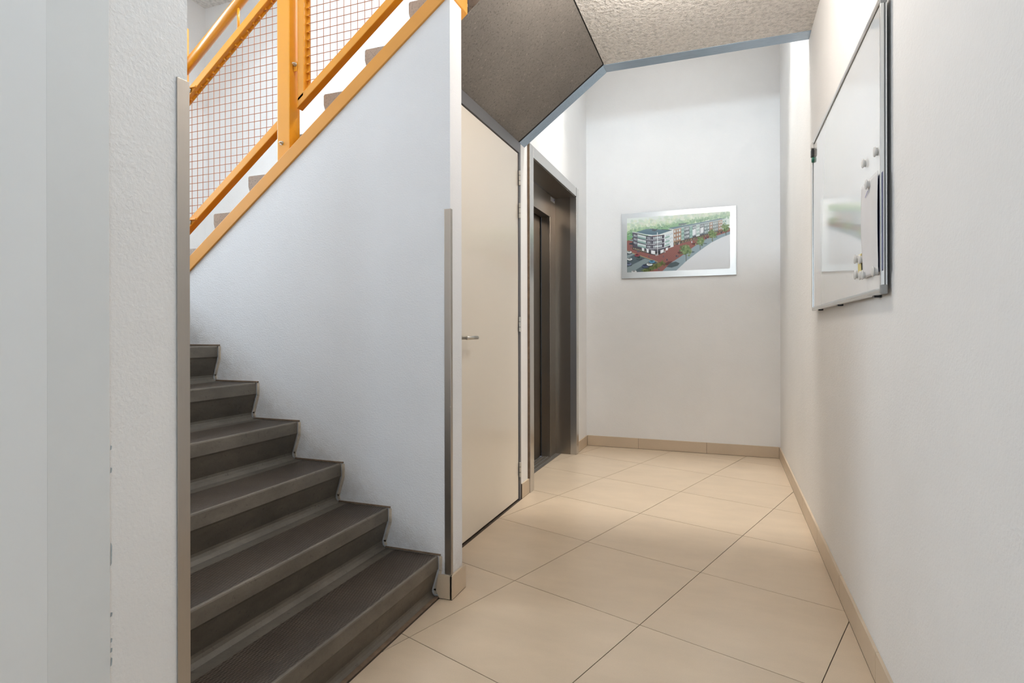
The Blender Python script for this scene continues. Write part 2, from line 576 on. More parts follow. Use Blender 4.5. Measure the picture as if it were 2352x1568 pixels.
# near pier: wall along the hall and return along the first flight
pier = wall('wall_pier', [(-4.0, XP, 0.76, YP, -0.1, ZR), (XP - 0.14, XP, -2.3, 0.76, -0.1, ZR)], label='white plaster pier with a steel corner guard at the foot of the stairs')
struct(box('trim_1', (XP, XP + 0.0022, -2.28, 0.6098, 0.0, ZC), 'paint_a'), 'smooth painted board on the pier, lighter than its neighbour', 'wall panel')
struct(box('trim_2', (XP, XP + 0.0020, 0.6098, 0.7120, 0.0, ZC), 'paint_b', bev=0.0007), 'narrow grey painted strip on the pier, darker than the board beside it', 'wall panel')
M['smudge'] = simple('blue_grey_paint_smudge', (0.36, 0.42, 0.46, 1), 0.6, var=0.25, vscale=80)
for zs, hh, ww in ((0.881, .004, .0014), (0.840, .005, .0016), (0.687, .021, .0013), (0.577, .004, .0018), (0.530, .004, .0015), (0.512, .004, .0018), (0.491, .008, .0015)):
    prism('paint_smudge', [(0.7155 - ww, zs - hh), (0.7155 + ww * .4, zs - hh * .8), (0.7155 + ww, zs + hh * .7), (0.7155 - ww * .5, zs + hh)], 'X', XP + 0.0002, XP + 0.0007, 'smudge', pier)
# stairwell shell
wall('wall_stairwell_far', [(-4.1, -1.61, YS, YS + 0.10, 1.0, 2.33), (-4.1, XL, YS, YS + 0.10, 2.33, ZR)], label='white wall along the upper flight behind the orange railing')
wall('wall_stairwell_end', [(-4.15, -4.0, 0.76, 0.95, 0.0, ZR), (-4.15, -4.0, 2.15, YS + 0.1, 0.0, ZR), (-4.15, -4.0, 0.95, 2.15, 0.0, 1.85), (-4.15, -4.0, 0.95, 2.15, 3.45, ZR)],
     label='white end wall of the half landing')
lc = boxes('ceiling_landing', [(-4.0, -2.75, YP, YS, 3.757, 3.95)], 'spray')
struct(lc, 'rough sprayed ceiling over the half landing', 'ceiling')
wall('wall_landing_upper', [(-2.87, -2.75, YP, YS, 3.95, ZR)], label='white wall above the half landing ceiling')
# entrance end, behind the camera
wall('wall_entrance', [(XP, -0.22, -2.3, -2.2, -0.1, ZR), (0.40, XR, -2.3, -2.2, -0.1, ZR), (-0.22, 0.40, -2.3, -2.2, 2.50, ZR)], label='entrance wall with the glazed front door')
# roof with the rooflight opening
rf = boxes('ceiling_upper', [(-4.15, -1.25, -2.3, 5.6, ZR, ZR + 0.1), (0.35, 0.6, -2.3, 5.6, ZR, ZR + 0.1), (-1.25, -0.40, -0.10, 0.90, ZR, ZR + 0.1), (-1.25, 0.35, -2.3, -0.10, ZR, ZR + 0.1), (-1.25, 0.35, 0.90, 3.70, ZR, ZR + 0.1), (-1.25, 0.35, 4.30, 5.6, ZR, ZR + 0.1)], 'wall')
struct(rf, 'white upper ceiling with a rooflight', 'ceiling')
blocker = box('shade_slab', (XL, XR, 4.44, YB, 3.63, 3.95), 'wall')  # added above the view to shade the top of the end wall
struct(blocker, 'unseen white slab added to shade the upper end wall', 'ceiling')
wall('rooflight_blocker', [(-0.70, -0.62, YP, 2.20, ZU, 4.45)], label='unseen white blocker added to keep rooflight off the stair partition')  # added out of view to block the rooflight from the partition

# ------------------------------------------------------------------ lobby ceiling, upper slab and edge boards
cl = boxes('ceiling', [(-0.700, XR, -2.2, 3.500, ZC, ZU)], ['spray'], loc=(0, 0, ZC))
struct(cl, 'rough sprayed plaster ceiling over the hall', 'ceiling')
struct(box('trim_3', (-0.705, XR, 3.500, 3.602, 2.743, ZU), 'trimblue', bev=0.0015), 'blue grey board along the straight edge of the sprayed ceiling', 'trim')
struct(box('trim_gap', (-0.705, -0.700, 2.262, 3.483, 2.7425, 2.78), 'black'), 'dark joint between concrete soffit and sprayed ceiling', 'trim')
SF = 0.7440
sofz = lambda x: 2.331 + SF * (x + 1.26)        # soffit of the upper flight
px = [(-1.262, sofz(-1.262) - 0.002), (-0.7055, sofz(-0.7055) - 0.002), (-0.7055, sofz(-0.7055) + 0.37), (-1.262, sofz(-1.262) + 0.37)]
struct(prism('trim_4', px, 'Y', 3.500, 3.604, 'trimblue', bev=0.0015), 'blue grey board along the sloping edge of the concrete soffit', 'trim')

gx = [(-1.262, sofz(-1.262) - 0.001), (-0.7055, sofz(-0.7055) - 0.001), (-0.7055, sofz(-0.7055) + 0.35), (-1.262, sofz(-1.262) + 0.35)]  # solid black strip stands in for the shade inside the slot
struct(prism('gap_shade', gx, 'Y', 3.4845, 3.4995, 'black'), 'black filler strip painted as the shade between the concrete soffit and its edge board', 'trim')

# ------------------------------------------------------------------ skirting tiles
SKH, SKT = 0.098, 0.0105
def skirting(name, label, runs, fixed):
    root = thing(name, (0, 0, 0), label, 'skirting', kind='structure')
    for (axis, a0, a1, f0, f1) in runs:
        b = (f0, f1, a0 + 0.001, a1 - 0.001, 0.0015, SKH) if axis == 'Y' else (a0 + 0.001, a1 - 0.001, f0, f1, 0.0015, SKH)
        box('skirting_tile', b, 'tile_skirt', root, bev=0.0012, loc=((b[0] + b[1]) / 2, (b[2] + b[3]) / 2, 0))
    for b in fixed:
        box('joint', b, 'grout', root)
    return root
ys = [5.408, 5.04, 4.44, 3.84, 3.244, 2.646, 2.048, 1.45, 0.85, 0.25, -0.35, -0.95, -1.55, -2.15]
skirting('baseboard_right', 'beige tile skirting along the whiteboard wall', [('Y', ys[i + 1], ys[i], XR - SKT, XR) for i in range(len(ys) - 1)],
         [(XR - SKT + 0.002, XR, -2.15, 5.408, 0.0, SKH - 0.002)])
xs = [-1.2500, -0.7649, -0.1598, XR - SKT]
skirting('baseboard_back', 'beige tile skirting below the framed print', [('X', xs[i], xs[i + 1], YB - SKT, YB) for i in range(3)],
         [(-1.25, XR - SKT, YB - SKT + 0.002, YB, 0.0, SKH - 0.002)])
skirting('baseboard_left', 'beige tile skirting pieces beside the lift frame', [('Y', 3.519, 3.672, XL, XL + SKT), ('Y', 5.030, 5.408, XL, XL + SKT)],
         [(XL, XL + SKT - 0.002, 3.519, 3.672, 0, SKH - 0.002), (XL, XL + SKT - 0.002, 5.03, 5.408, 0, SKH - 0.002)])
sk = thing('baseboard_stair', (0, 0, 0), 'beige tile skirting wrapped around the free end of the partition', 'skirting', kind='structure')
prism('skirting_tile', [(-1.104, 0.0015), (XE + 0.0085, 0.0015), (XE + 0.0085, SKH), (-1.106, SKH), (-1.118, 0.03)], 'Y', YW0 - SKT, YW0, 'tile_skirt', sk, bev=0.0012)
box('skirting_tile', (XE, XE + SKT, YW0 - SKT, YW1 + 0.016, 0.0015, SKH), 'tile_skirt', sk, bev=0.0012)
box('joint', (XE + 0.0082, XE + 0.0095, YW0 - SKT - 0.0004, YW0 - SKT + 0.002, 0.0, SKH - 0.002), 'grout', sk)

# ------------------------------------------------------------------ lower flight
RI, GO = 0.1713, 0.2403
XN1 = -1.109
YF0, YF1 = YP + 0.006, YW0 - 0.0065
fl1 = thing('stair_flight', (-1.11, (YF0 + YF1) / 2, 0), 'dark concrete flight with patterned treads rising from the tiled floor', 'staircase')
NST = 8
for k in range(1, NST + 1):
    xn, zt, zb = XN1 - GO * (k - 1), RI * k, RI * (k - 1)
    xback = xn - GO - 0.055
    last = k == NST
    if last: xback = xn - 0.028
    bm = bmesh.new()
    # profile from the back of the tread round the nose down the raked riser to the cove
    prof = [(xback, zt), (xn - GO + 0.033, zt), (xn - 0.010, zt), (xn - 0.006, zt), (xn - 0.0018, zt - 0.0018), (xn, zt - 0.006),
            (xn + 0.0005, zt - 0.052), (xn - 0.004, zt - 0.060), (xn - 0.0285, zb + 0.030), (xn - 0.0285, zb + 0.020), (xn - 0.024, zb + 0.010), (xn - 0.010, zb), (xback, zb)]
    fs = bm_prism(bm, prof, 'Y', YF0, YF1)
    side = fs[2:]
    fs[0].material_index = 1; fs[1].material_index = 1
    for i, f in enumerate(side):
        f.material_index = 0 if i == 1 else (1 if i == 0 else (2 if i in (2, 3, 4, 5, 8, 9, 10) else 1))
    obj_bm('step', bm, ['tread', 'riser', 'riser_band'], fl1)
# smooth margin strip in front of the riser foot and the dark joint on the tiles
box('foot_joint', (XN1 - 0.012, XN1 + 0.004, YF0, YF1, 0.0005, 0.006), 'sealant_dark', fl1, bev=0.001)
# sealant bead that follows the steps on the partition
bm = bmesh.new()
def bead_quad(p, q, w, y0, y1):
    p, q = Vector((p[0], 0, p[1])), Vector((q[0], 0, q[1]))
    d = (q - p).normalized(); n = Vector((-d.z, 0, d.x)) * -1
    p = p - d * 0.002; q = q + d * 0.002
    pts = [(p.x, p.z), (q.x, q.z), ((q + n * w).x, (q + n * w).z), ((p + n * w).x, (p + n * w).z)]
    bm_prism(bm, pts, 'Y', y0, y1)
for k in range(1, 8):
    xn, zt, zb = XN1 - GO * (k - 1), RI * k, RI * (k - 1)
    line = [(xn - 0.018, zb + 0.012), (xn - 0.022, zb + 0.03), (xn + 0.004, zt - 0.058), (xn + 0.004, zt - 0.004)]
    for a, b in zip(line, line[1:]):
        bead_quad(a, b, 0.011, YW0 - 0.0045, YW0 + 0.002)
o = obj_bm('sealant_bead', bm, 'sealant', wp)
bm = bmesh.new()
for k in range(1, 8):
    xn, zt = XN1 - GO * (k - 1), RI * k
    bead_quad((xn + 0.008, zt + 0.001), (xn - GO - 0.012, zt + 0.001), 0.006, YW0 - 0.0055, YW0 + 0.002)
obj_bm('dirty_joint', bm, 'sealant_dark', wp)

# half landing
struct(box('floor_landing', (-4.0, XN1 - GO * (NST - 1) - 0.03, YF0, YS, 1.20, RI * NST), 'step_side'), 'grey concrete half landing between the two flights', 'landing')

# ------------------------------------------------------------------ upper flight
YU0, YU1 = 2.262, 3.484
fl2 = thing('upper_stair_flight', (-2.0, 2.9, 1.37), 'grey concrete upper flight whose rough underside shows over the door', 'staircase')
X0, Z0, G2, R2 = -2.5285, 1.7185, 0.2363, 0.1750
xs0, xs1 = -2.78, -0.7055
bot = lambda x: sofz(x)
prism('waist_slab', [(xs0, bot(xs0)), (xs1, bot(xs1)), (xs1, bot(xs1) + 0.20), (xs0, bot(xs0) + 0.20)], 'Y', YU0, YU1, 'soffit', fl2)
for j in range(-1, 8):
    xn, zt = X0 + G2 * j, Z0 + R2 * j
    zb = zt - R2
    xb = xn + G2 + 0.035
    low = max(bot(xb), 0) + 0.18
    if j == 7:
        xb = xs1
    prof = [(xn + 0.006, zt), (xb, zt), (xb, sofz(xb) + 0.03), (xn + 0.05, zb - 0.01), (xn + 0.030, zb), (xn + 0.026, zb + 0.04), (xn + 0.003, zt - 0.062), (xn, zt - 0.052), (xn, zt - 0.006)]
    if xb - xn < 0.06: continue
    prism('step', prof, 'Y', YU0, YU1, 'step_side', fl2)
# white filler between the partition and the flight, below the capping
fz = lambda x: sofz(x) + 0.035
prism('side_filler', [(-2.75, fz(-2.75)), (XE + 0.004, fz(XE + 0.004)), (XE + 0.004, capz(XE) + 0.04), (-2.75, capz(-2.75) + 0.04)], 'Y', YW1 + 0.001, YU0 - 0.004, 'wall', fl2)

# ------------------------------------------------------------------ orange railing on the partition
rail = thing('stair_railing', (-1.94, 2.17, capz(-1.94)), 'orange steel railing with wire mesh panels on the sloping partition top', 'railing')
CT = 0.071
xc0, xc1 = -2.80, XE + 0.006
prism('capping', [(xc0, capz(xc0)), (xc1, capz(xc1)), (xc1, capz(xc1) + CT), (xc0, capz(xc0) + CT)], 'Y', 2.083, 2.252, 'orange_cap', rail, bev=0.002)
RS = 0.7475
def rail_line(z2):
    return lambda x: z2 + RS * (x + 2.0)
lowr, topr, hand = rail_line(2.104), rail_line(2.7775), rail_line(2.921)
def bar(name, f, x0, x1, h=0.046, y0=2.150, y1=2.190, mat='orange'):
    prism(name, [(x0, f(x0) - h), (x1, f(x1) - h), (x1, f(x1)), (x0, f(x0))], 'Y', y0, y1, mat, rail, bev=0.003)
def post(x0, x1, ztop):
    xm = (x0 + x1) / 2
    p = prism('post', [(x0, capz(x0) + 0.02), (x1, capz(x1) + 0.02), (x1, ztop), (x0, ztop)], 'Y', 2.120, 2.190, 'orange', rail, bev=0.003)
    return p
POSTS = [(-1.973, -1.900, 3.36), (-2.690, -2.616, 2.675), (-1.130, -1.058, 3.95)]
for x0, x1, zt in POSTS: post(x0, x1, zt)
def bolt(p, d, parent=rail):
    bm = bmesh.new()
    d = Vector(d).normalized(); p = Vector(p)
    bm_lathe(bm, p, d, [(0.0095, 0.0), (0.0095, 0.0015)], 16)
    bm_lathe(bm, p + d * 0.0015, d, [(0.0082, 0.0), (0.0082, 0.007)], 6)
    bm_lathe(bm, p + d * 0.0085, d, [(0.0045, 0.0), (0.0045, 0.007), (0.003, 0.009)], 12)
    obj_bm('bolt', bm, 'zinc', parent)
bolt((-1.9447, 2.120, 1.979), (0, -1, 0))
def panel(x0, x1, hook_left):
    xr = x0 - 0.004 if hook_left else x0
    bar('panel_rail', lowr, xr, x1)
    bar('panel_rail', topr, xr, x1)
    for xa, xb in (((x0, x0 + 0.036), (x1 - 0.036, x1)) if hook_left else ()):
        prism('panel_stile', [(xa, lowr(xa) - 0.02), (xb, lowr(xb) - 0.02), (xb, topr(xb) - 0.02), (xa, topr(xa) - 0.02)], 'Y', 2.150, 2.185, 'orange', rail, bev=0.003)
        xf = xb if xa == x0 else xa - 0.016
        prism('panel_flange', [(xf, lowr(xf) - 0.02), (xf + 0.016, lowr(xf + 0.016) - 0.02), (xf + 0.016, topr(xf + 0.016) - 0.02), (xf, topr(xf) - 0.02)], 'Y', 2.176, 2.181, 'orange', rail)
    prism('panel_flange', [(x0, topr(x0) - 0.058), (x1, topr(x1) - 0.058), (x1, topr(x1) - 0.035), (x0, topr(x0) - 0.035)], 'Y', 2.176, 2.181, 'orange', rail)
    bm = bmesh.new()
    P, r, yv, yh = 0.0377, 0.0015, 2.1725, 2.1700
    k0 = math.ceil((x0 + 0.02 + 2.577) / P)
    x = -2.577 + P * k0
    while x < x1 - 0.015:
        bm_tube(bm, (x, yv, lowr(x) - 0.01), (x, yv, topr(x) - 0.048), r, 5, False)
        x += P
    z = 2.656 - 0.0379 * 40
    while z < topr(x1):
        # stretch of this height inside the parallelogram
        xa = max(x0 + 0.026, -2.0 + (z - (2.7775 - 0.045)) / RS)
        xb = min(x1 - 0.026, -2.0 + (z - (2.104 - 0.01)) / RS)
        if xb > xa + 0.01:
            bm_tube(bm, (xa, yh, z), (xb, yh, z), r, 5, False)
        z += 0.0379
    m = obj_bm('wire_mesh', bm, 'orange_wire', rail)
    m['kind'] = 'stuff'
    # welded wire ends on the flanges
    bm = bmesh.new()
    x = -2.577 + P * k0
    while x < x1 - 0.015:
        z = topr(x) - 0.05
        bm_box(bm, x - 0.0035, x + 0.0035, 2.165, 2.177, z - 0.006, z + 0.004)
        x += P
    z = 2.656 - 0.0379 * 40
    while z < topr(x1):
        if hook_left and lowr(x0) < z < topr(x0) - 0.05:
            bm_box(bm, x0 + 0.040, x0 + 0.050, 2.166, 2.177, z - 0.003, z + 0.003)
        z += 0.0379
    m = obj_bm('weld_beads', bm, 'orange', rail)
    m['kind'] = 'stuff'
panel(-2.630, -1.945, False)
panel(-1.8805, -1.150, True)
# lugs that hold the panels on the posts
for f, x, z in ((topr, -2.575, -0.018), (lowr, -2.57, -0.018)):
    box('lug', (-2.618, -2.515, 2.138, 2.150, f(-2.56) + z - 0.002, f(-2.56) + z + 0.006), 'orange', rail, bev=0.001)
    bolt((-2.560, 2.146, f(-2.56) + z - 0.004), (0, 0, -1))
box('lug', (-1.8995, -1.879, 2.146, 2.1500, 2.318, 2.362), 'orange', rail, bev=0.001)
bolt((-1.889, 2.146, 2.350), (0, -1, 0))
# handrail and its stems
bm = bmesh.new()
bm_tube(bm, (-2.75, 2.17, hand(-2.75)), (-1.20, 2.17, hand(-1.20)), 0.0255, 20)
obj_bm('handrail', bm, 'orange', rail, smooth=True)
for x in (-2.2585, -1.58):
    bm = bmesh.new()
    bm_tube(bm, (x, 2.168, topr(x) - 0.01), (x, 2.168, hand(x) - 0.01), 0.0065, 10)
    obj_bm('stem', bm, 'orange', rail, smooth=True)

# ------------------------------------------------------------------ corner guards
def guard(name, label, x, y, sy, ztop, z0):
    g = thing(name, (x, y, z0), label, 'corner guard', 'steel corner guards')
    L, t, e = 0.026, 0.0022, 0.001
    if sy > 0:   # corner where the wall ends towards +Y (pier)
        box('face_strip', (x + e, x + e + t, y - L, y + e + t, z0, ztop), 'guard', g, bev=0.0006)
        box('return_strip', (x - L, x + e, y + e, y + e + t, z0, ztop), 'guard', g, bev=0.0006)
    else:
        box('face_strip', (x - L, x + e + t, y - e - t, y - e, z0, ztop), 'guard', g, bev=0.0006)
        box('return_strip', (x + e, x + e + t, y - e, y + L * 0.55, z0, ztop), 'guard', g, bev=0.0006)
guard('corner_guard', 'tall brushed steel angle on the edge of the pier by the steps', XP, YP, 1, 1.613, 0.0)
guard('corner_guard', 'tall brushed steel angle on the free end of the stair partition', XE, YW0, -1, 1.597, SKH + 0.002)

# ------------------------------------------------------------------ storage door under the upper flight
d1 = thing('door_1', (XL, 3.0, 0), 'cream flush door with four steel hinges in a dark frame beside the lift', 'door', kind='structure')
boxes('frame', [(-1.330, XL + 0.004, 3.4895, 3.5165, 0, 2.325), (-1.330, XL + 0.004, 2.500, 2.528, 0, 2.325)], 'frame', d1)
box('frame_head', (-1.330, XL + 0.0045, 2.500, 3.5165, 2.2610, 2.329), 'frame', d1, bev=0.001)
box('rebate', (-1.345, -1.298, 2.50, 3.50, 0.0, 2.30), 'black', d1)
box('leaf', (-1.297, XL - 0.003, 2.533, 3.4845, 0.010, 2.2560), 'door', d1, bev=0.0015)
for z in (2.095, 1.884, 1.144, 0.199):
    bm = bmesh.new()
    for a, b in ((-0.048, -0.0185), (-0.0165, 0.0165), (0.0185, 0.048)):
        bm_lathe(bm, (XL + 0.008, 3.4865, z + a), (0, 0, 1), [(0.0055, 0), (0.0072, 0.001), (0.0072, b - a - 0.001), (0.0055, b - a)], 14)
    hg = obj_bm('hinge', bm, 'zinc', d1, smooth=False)
    bm = bmesh.new()
    bm_lathe(bm, (XL + 0.008, 3.4865, z - 0.0185), (0, 0, 1), [(0.0062, 0), (0.0062, 0.037)], 12)
    obj_bm('hinge_pin', bm, 'black_plastic', hg)
bm = bmesh.new()
bm_lathe(bm, (XL - 0.003, 2.600, 1.064), (1, 0, 0), [(0.026, 0.0), (0.026, 0.006), (0.024, 0.008), (0.0095, 0.008), (0.0095, 0.050)], 24)
hd = obj_bm('handle', bm, 'zinc', d1, smooth=False)
bm = bmesh.new()
bm_tube(bm, (XL + 0.046, 2.592, 1.064), (XL + 0.046, 2.722, 1.064), 0.0098, 18)
obj_bm('lever', bm, 'zinc', hd, smooth=True)

# ------------------------------------------------------------------ lift entrance
lf = thing('elevator_entrance', (XL, 4.35, 0), 'brushed stainless steel lift entrance with recessed sliding doors', 'elevator')
XF = -1.2425
box('jamb', (-1.30, XF, 3.668, 3.7465, 0, 2.380), 'steel', lf, bev=0.0015)
box('jamb', (-1.30, XF, 4.9525, 5.030, 0, 2.380), 'steel', lf, bev=0.0015)
box('head', (-1.30, XF + 0.0002, 3.7470, 4.9465, 2.302, 2.380), 'steel', lf, bev=0.0012)
box('jamb_joint', (-1.29, XF - 0.004, 3.662, 3.668, SKH, 2.376), 'sealant_dark', lf)
box('jamb_joint', (-1.29, XF + 0.0006, 4.9468, 4.9520, 2.300, 2.381), 'black', lf)
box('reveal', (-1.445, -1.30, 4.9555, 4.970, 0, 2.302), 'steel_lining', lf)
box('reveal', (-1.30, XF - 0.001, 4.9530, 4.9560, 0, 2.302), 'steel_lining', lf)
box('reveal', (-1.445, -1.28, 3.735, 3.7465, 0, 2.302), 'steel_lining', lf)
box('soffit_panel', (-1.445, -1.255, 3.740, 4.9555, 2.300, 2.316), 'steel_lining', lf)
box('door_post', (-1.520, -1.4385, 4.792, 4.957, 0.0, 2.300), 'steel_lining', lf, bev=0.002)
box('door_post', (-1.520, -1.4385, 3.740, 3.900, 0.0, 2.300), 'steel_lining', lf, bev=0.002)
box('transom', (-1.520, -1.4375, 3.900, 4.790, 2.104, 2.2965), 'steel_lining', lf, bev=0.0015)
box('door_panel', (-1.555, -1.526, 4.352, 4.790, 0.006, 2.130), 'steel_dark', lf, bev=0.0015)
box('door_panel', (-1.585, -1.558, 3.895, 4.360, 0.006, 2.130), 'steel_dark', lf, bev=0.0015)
box('edge_seal', (-1.5258, -1.520, 4.783, 4.792, 0.004, 2.13), 'black', lf)
box('shaft_backing', (-1.60, -1.588, 3.74, 4.96, 0.0, 2.32), 'black', lf)
sl = box('sill', (-1.600, -1.389, 3.747, 4.955, -0.015, 0.0008), 'alu_sill', lf)
for x in (-1.432, -1.446, -1.474, -1.488, -1.505):
    box('sill_groove', (x - 0.003, x + 0.003, 3.905, 4.788, 0.0008, 0.0012), 'grout', sl)
for x in (-1.424, -1.460, -1.496):
    box('sill_ridge', (x - 0.002, x + 0.002, 3.905, 4.788, 0.0008, 0.0026), 'alu', sl)
st = box('notice_label', (-1.4385, -1.4378, 4.812, 4.936, 2.2505, 2.2875), 'label', lf)
st['label'] = 'small white notice label with blue mark'
box('label_mark', (-1.4379, -1.4374, 4.905, 4.928, 2.270, 2.284), 'ink', st)
for i, z in enumerate((2.281, 2.273, 2.265, 2.257)):
    box('label_line', (-1.4379, -1.4375, 4.818, 4.895 - 0.02 * (i % 2), z - 0.001, z + 0.001), 'grey_ink', st)

# ------------------------------------------------------------------ framed print on the end wall
def paint_print(W=420, Hh=236):
    img = np.zeros((Hh, W, 3), float)
    yy, xx = np.mgrid[0:Hh, 0:W]
    # every pixel expressed in the drawing grid used below (x 300..2040)
    U = (xx + 0.5) / W
    X = 300 + 1740 * U
    top = 310 - 115 * U; botm = 1220 - 55 * U
    Y = top + (botm - top) * (yy + 0.5) / Hh
    def inside(poly):
        c = np.zeros(X.shape, bool)
        n = len(poly)
        for i in range(n):
            x1, y1 = poly[i]; x2, y2 = poly[(i + 1) % n]
            if y1 == y2: continue
            cond = ((y1 > Y) != (y2 > Y)) & (X < (x2 - x1) * (Y - y1) / (y2 - y1) + x1)
            c ^= cond
        return c
    def fill(poly, col, a=1.0):
        m = inside(poly)
        img[m] = img[m] * (1 - a) + np.array(col) * a
    def disc(cx, cy, rx, ry, col, a=1.0):
        m = ((X - cx) / rx) ** 2 + ((Y - cy) / ry) ** 2 < 1
        img[m] = img[m] * (1 - a) + np.array(col) * a
    def blobs(pts, n, spread, r, cols):
        for _ in range(n):
            p = pts[RNG.integers(len(pts))]
            c = np.array(cols[RNG.integers(len(cols))]) + RNG.normal(0, 8)
            disc(p[0] + RNG.normal(0, spread[0]), p[1] + RNG.normal(0, spread[1]), r * RNG.uniform(.5, 1.2), r * RNG.uniform(.5, 1.2), c, 0.8)
    def quadgrid(q, nu, nv, fu, fv, col):
        # q: corners TL TR BR BL, cells of windows inside
        q = [np.array(p, float) for p in q]
        P = lambda u, v: tuple((q[0] * (1 - u) + q[1] * u) * (1 - v) + (q[3] * (1 - u) + q[2] * u) * v)
        for i in range(nu):
            for j in range(nv):
                u0, u1 = (i + (1 - fu) / 2) / nu, (i + (1 + fu) / 2) / nu
                v0, v1 = (j + (1 - fv) / 2) / nv, (j + (1 + fv) / 2) / nv
                fill([P(u0, v0), P(u1, v0), P(u1, v1), P(u0, v1)], np.array(col) + RNG.normal(0, 7))
    img[:] = (226, 236, 228)
    # trees in haze
    hz = [(300 + i * 20, 470 - 0.155 * i * 20) for i in range(87)]
    blobs(hz, 520, (20, 42), 30, [(205, 226, 190), (190, 218, 170), (216, 226, 180), (178, 210, 176), (222, 228, 205)])
    hz2 = [(300 + i * 20, 555 - 0.17 * i * 20) for i in range(87)]
    blobs(hz2, 420, (14, 20), 22, [(130, 178, 128), (150, 192, 138), (110, 160, 115), (168, 202, 140)])
    hz3 = [(300 + i * 20, 585 - 0.19 * i * 20) for i in range(70)]
    blobs(hz3, 160, (10, 9), 14, [(92, 142, 98), (108, 156, 104)])
    fill([(300, 600), (820, 500), (1200, 400), (1240, 450), (1040, 500), (300, 700)], (120, 176, 118))
    # ground
    fill([(300, 690), (420, 640), (2040, 480), (2040, 1220), (300, 1220)], (152, 92, 84))
    for i in range(38):
        x0 = 420 + i * 32
        fill([(x0, 820), (x0 + 9, 820), (x0 + 330, 1220), (x0 + 321, 1220)], (134, 78, 72), 0.5)
    fill([(2040, 535), (1850, 600), (1640, 665), (1440, 800), (1240, 950), (1060, 1065), (890, 1230), (1120, 1230), (1330, 1030), (1560, 850), (1740, 722), (1900, 640), (2040, 585)], (142, 164, 174))
    fill([(1110, 1235), (1330, 1030), (1560, 850), (1740, 722), (1900, 640), (2050, 580), (2050, 1235)], (224, 227, 231))
    fill([(300, 850), (400, 890), (845, 1045), (620, 1230), (300, 1230)], (84, 102, 110))
    fill([(300, 1135), (620, 985), (725, 1015), (470, 1170), (430, 1230), (300, 1230)], (132, 150, 154))
    fill([(300, 930), (420, 892), (450, 908), (300, 985)], (132, 150, 154))
    fill([(300, 845), (400, 885), (850, 1040), (845, 1050), (395, 896), (300, 855)], (176, 160, 110))
    # shadows on the plaza
    fill([(990, 1130), (1060, 1060), (1150, 1040), (1215, 1070), (1180, 1110), (1080, 1140)], (74, 92, 98))
    fill([(930, 1090), (1020, 1040), (1100, 1030), (1010, 1100)], (104, 58, 58))
    disc(1240, 890, 60, 22, (104, 58, 58)); disc(1470, 745, 55, 16, (104, 58, 58)); disc(1710, 635, 45, 12, (104, 58, 58))
    disc(1420, 880, 45, 14, (92, 112, 120)); disc(1630, 740, 40, 10, (92, 112, 120)); disc(1800, 630, 38, 9, (92, 112, 120))
    # long block behind
    fill([(1110, 490), (1500, 425), (1980, 325), (1980, 520), (1500, 665), (1110, 768)], (150, 160, 160))
    seg = [(1110, 1240, (172, 132, 108), 0), (1240, 1290, (168, 200, 192), 1), (1290, 1380, (112, 120, 126), 0), (1380, 1430, (150, 190, 182), 1), (1430, 1490, (88, 92, 102), 0),
           (1490, 1550, (214, 226, 224), 1), (1550, 1620, (96, 100, 110), 0), (1620, 1710, (120, 136, 138), 0), (1710, 1760, (172, 130, 108), 0), (1760, 1850, (128, 138, 140), 0),
           (1850, 1915, (170, 126, 104), 0), (1915, 1985, (206, 220, 216), 1)]
    ft = lambda x: 490 - (x - 1110) * 0.187
    fb = lambda x: 768 - (x - 1110) * 0.273
    for x0, x1, c, g in seg:
        fill([(x0, ft(x0)), (x1, ft(x1)), (x1, fb(x1)), (x0, fb(x0))], c)
        h = 0.78
        q = [(x0 + 5, ft(x0) + 12), (x1 - 5, ft(x1) + 10), (x1 - 5, ft(x1) + (fb(x1) - ft(x1)) * h), (x0 + 5, ft(x0) + (fb(x0) - ft(x0)) * h)]
        quadgrid(q, 2 if x1 - x0 < 80 else 3, 3, 0.55, 0.6, (205, 218, 220) if not g else (120, 160, 152))
        fill([(x0, ft(x0) + (fb(x0) - ft(x0)) * 0.83), (x1, ft(x1) + (fb(x1) - ft(x1)) * 0.83), (x1, fb(x1)), (x0, fb(x0))], (82, 72, 70))
        quadgrid([(x0 + 4, ft(x0) + (fb(x0) - ft(x0)) * 0.85), (x1 - 4, ft(x1) + (fb(x1) - ft(x1)) * 0.85), (x1 - 4, fb(x1)), (x0 + 4, fb(x0))], 3, 1, 0.5, 0.8, (176, 146, 108))
    for x0, x1 in ((1430, 1485), (1560, 1615)):
        fill([(x0, 505 - (x0 - 1430) * .2), (x1, 495 - (x1 - 1430) * .2), (x1, 590 - (x1 - 1430) * .25), (x0, 605 - (x0 - 1430) * .25)], (232, 236, 238))
    fill([(1020, 488), (1110, 498), (1500, 430), (1985, 328), (1890, 316), (1500, 392), (1060, 468)], (92, 120, 136))
    fill([(1020, 484), (1110, 492), (1985, 322), (1985, 330), (1110, 500), (1020, 492)], (220, 226, 226))
    fill([(1200, 405), (1330, 395), (1330, 412), (1270, 425), (1200, 432)], (84, 92, 104))
    fill([(1840, 322), (1890, 314), (1910, 320), (1860, 330)], (84, 92, 104))
    # corner block in front
    fill([(400, 540), (640, 600), (640, 885), (400, 830)], (86, 84, 98))
    fill([(640, 600), (760, 612), (850, 606), (955, 585), (955, 830), (850, 885), (760, 893), (640, 885)], (84, 80, 94))
    fill([(955, 582), (1110, 515), (1110, 790), (955, 832)], (226, 232, 235))
    quadgrid([(420, 565), (480, 580), (480, 760), (420, 742)], 3, 3, 0.6, 0.6, (196, 208, 214))
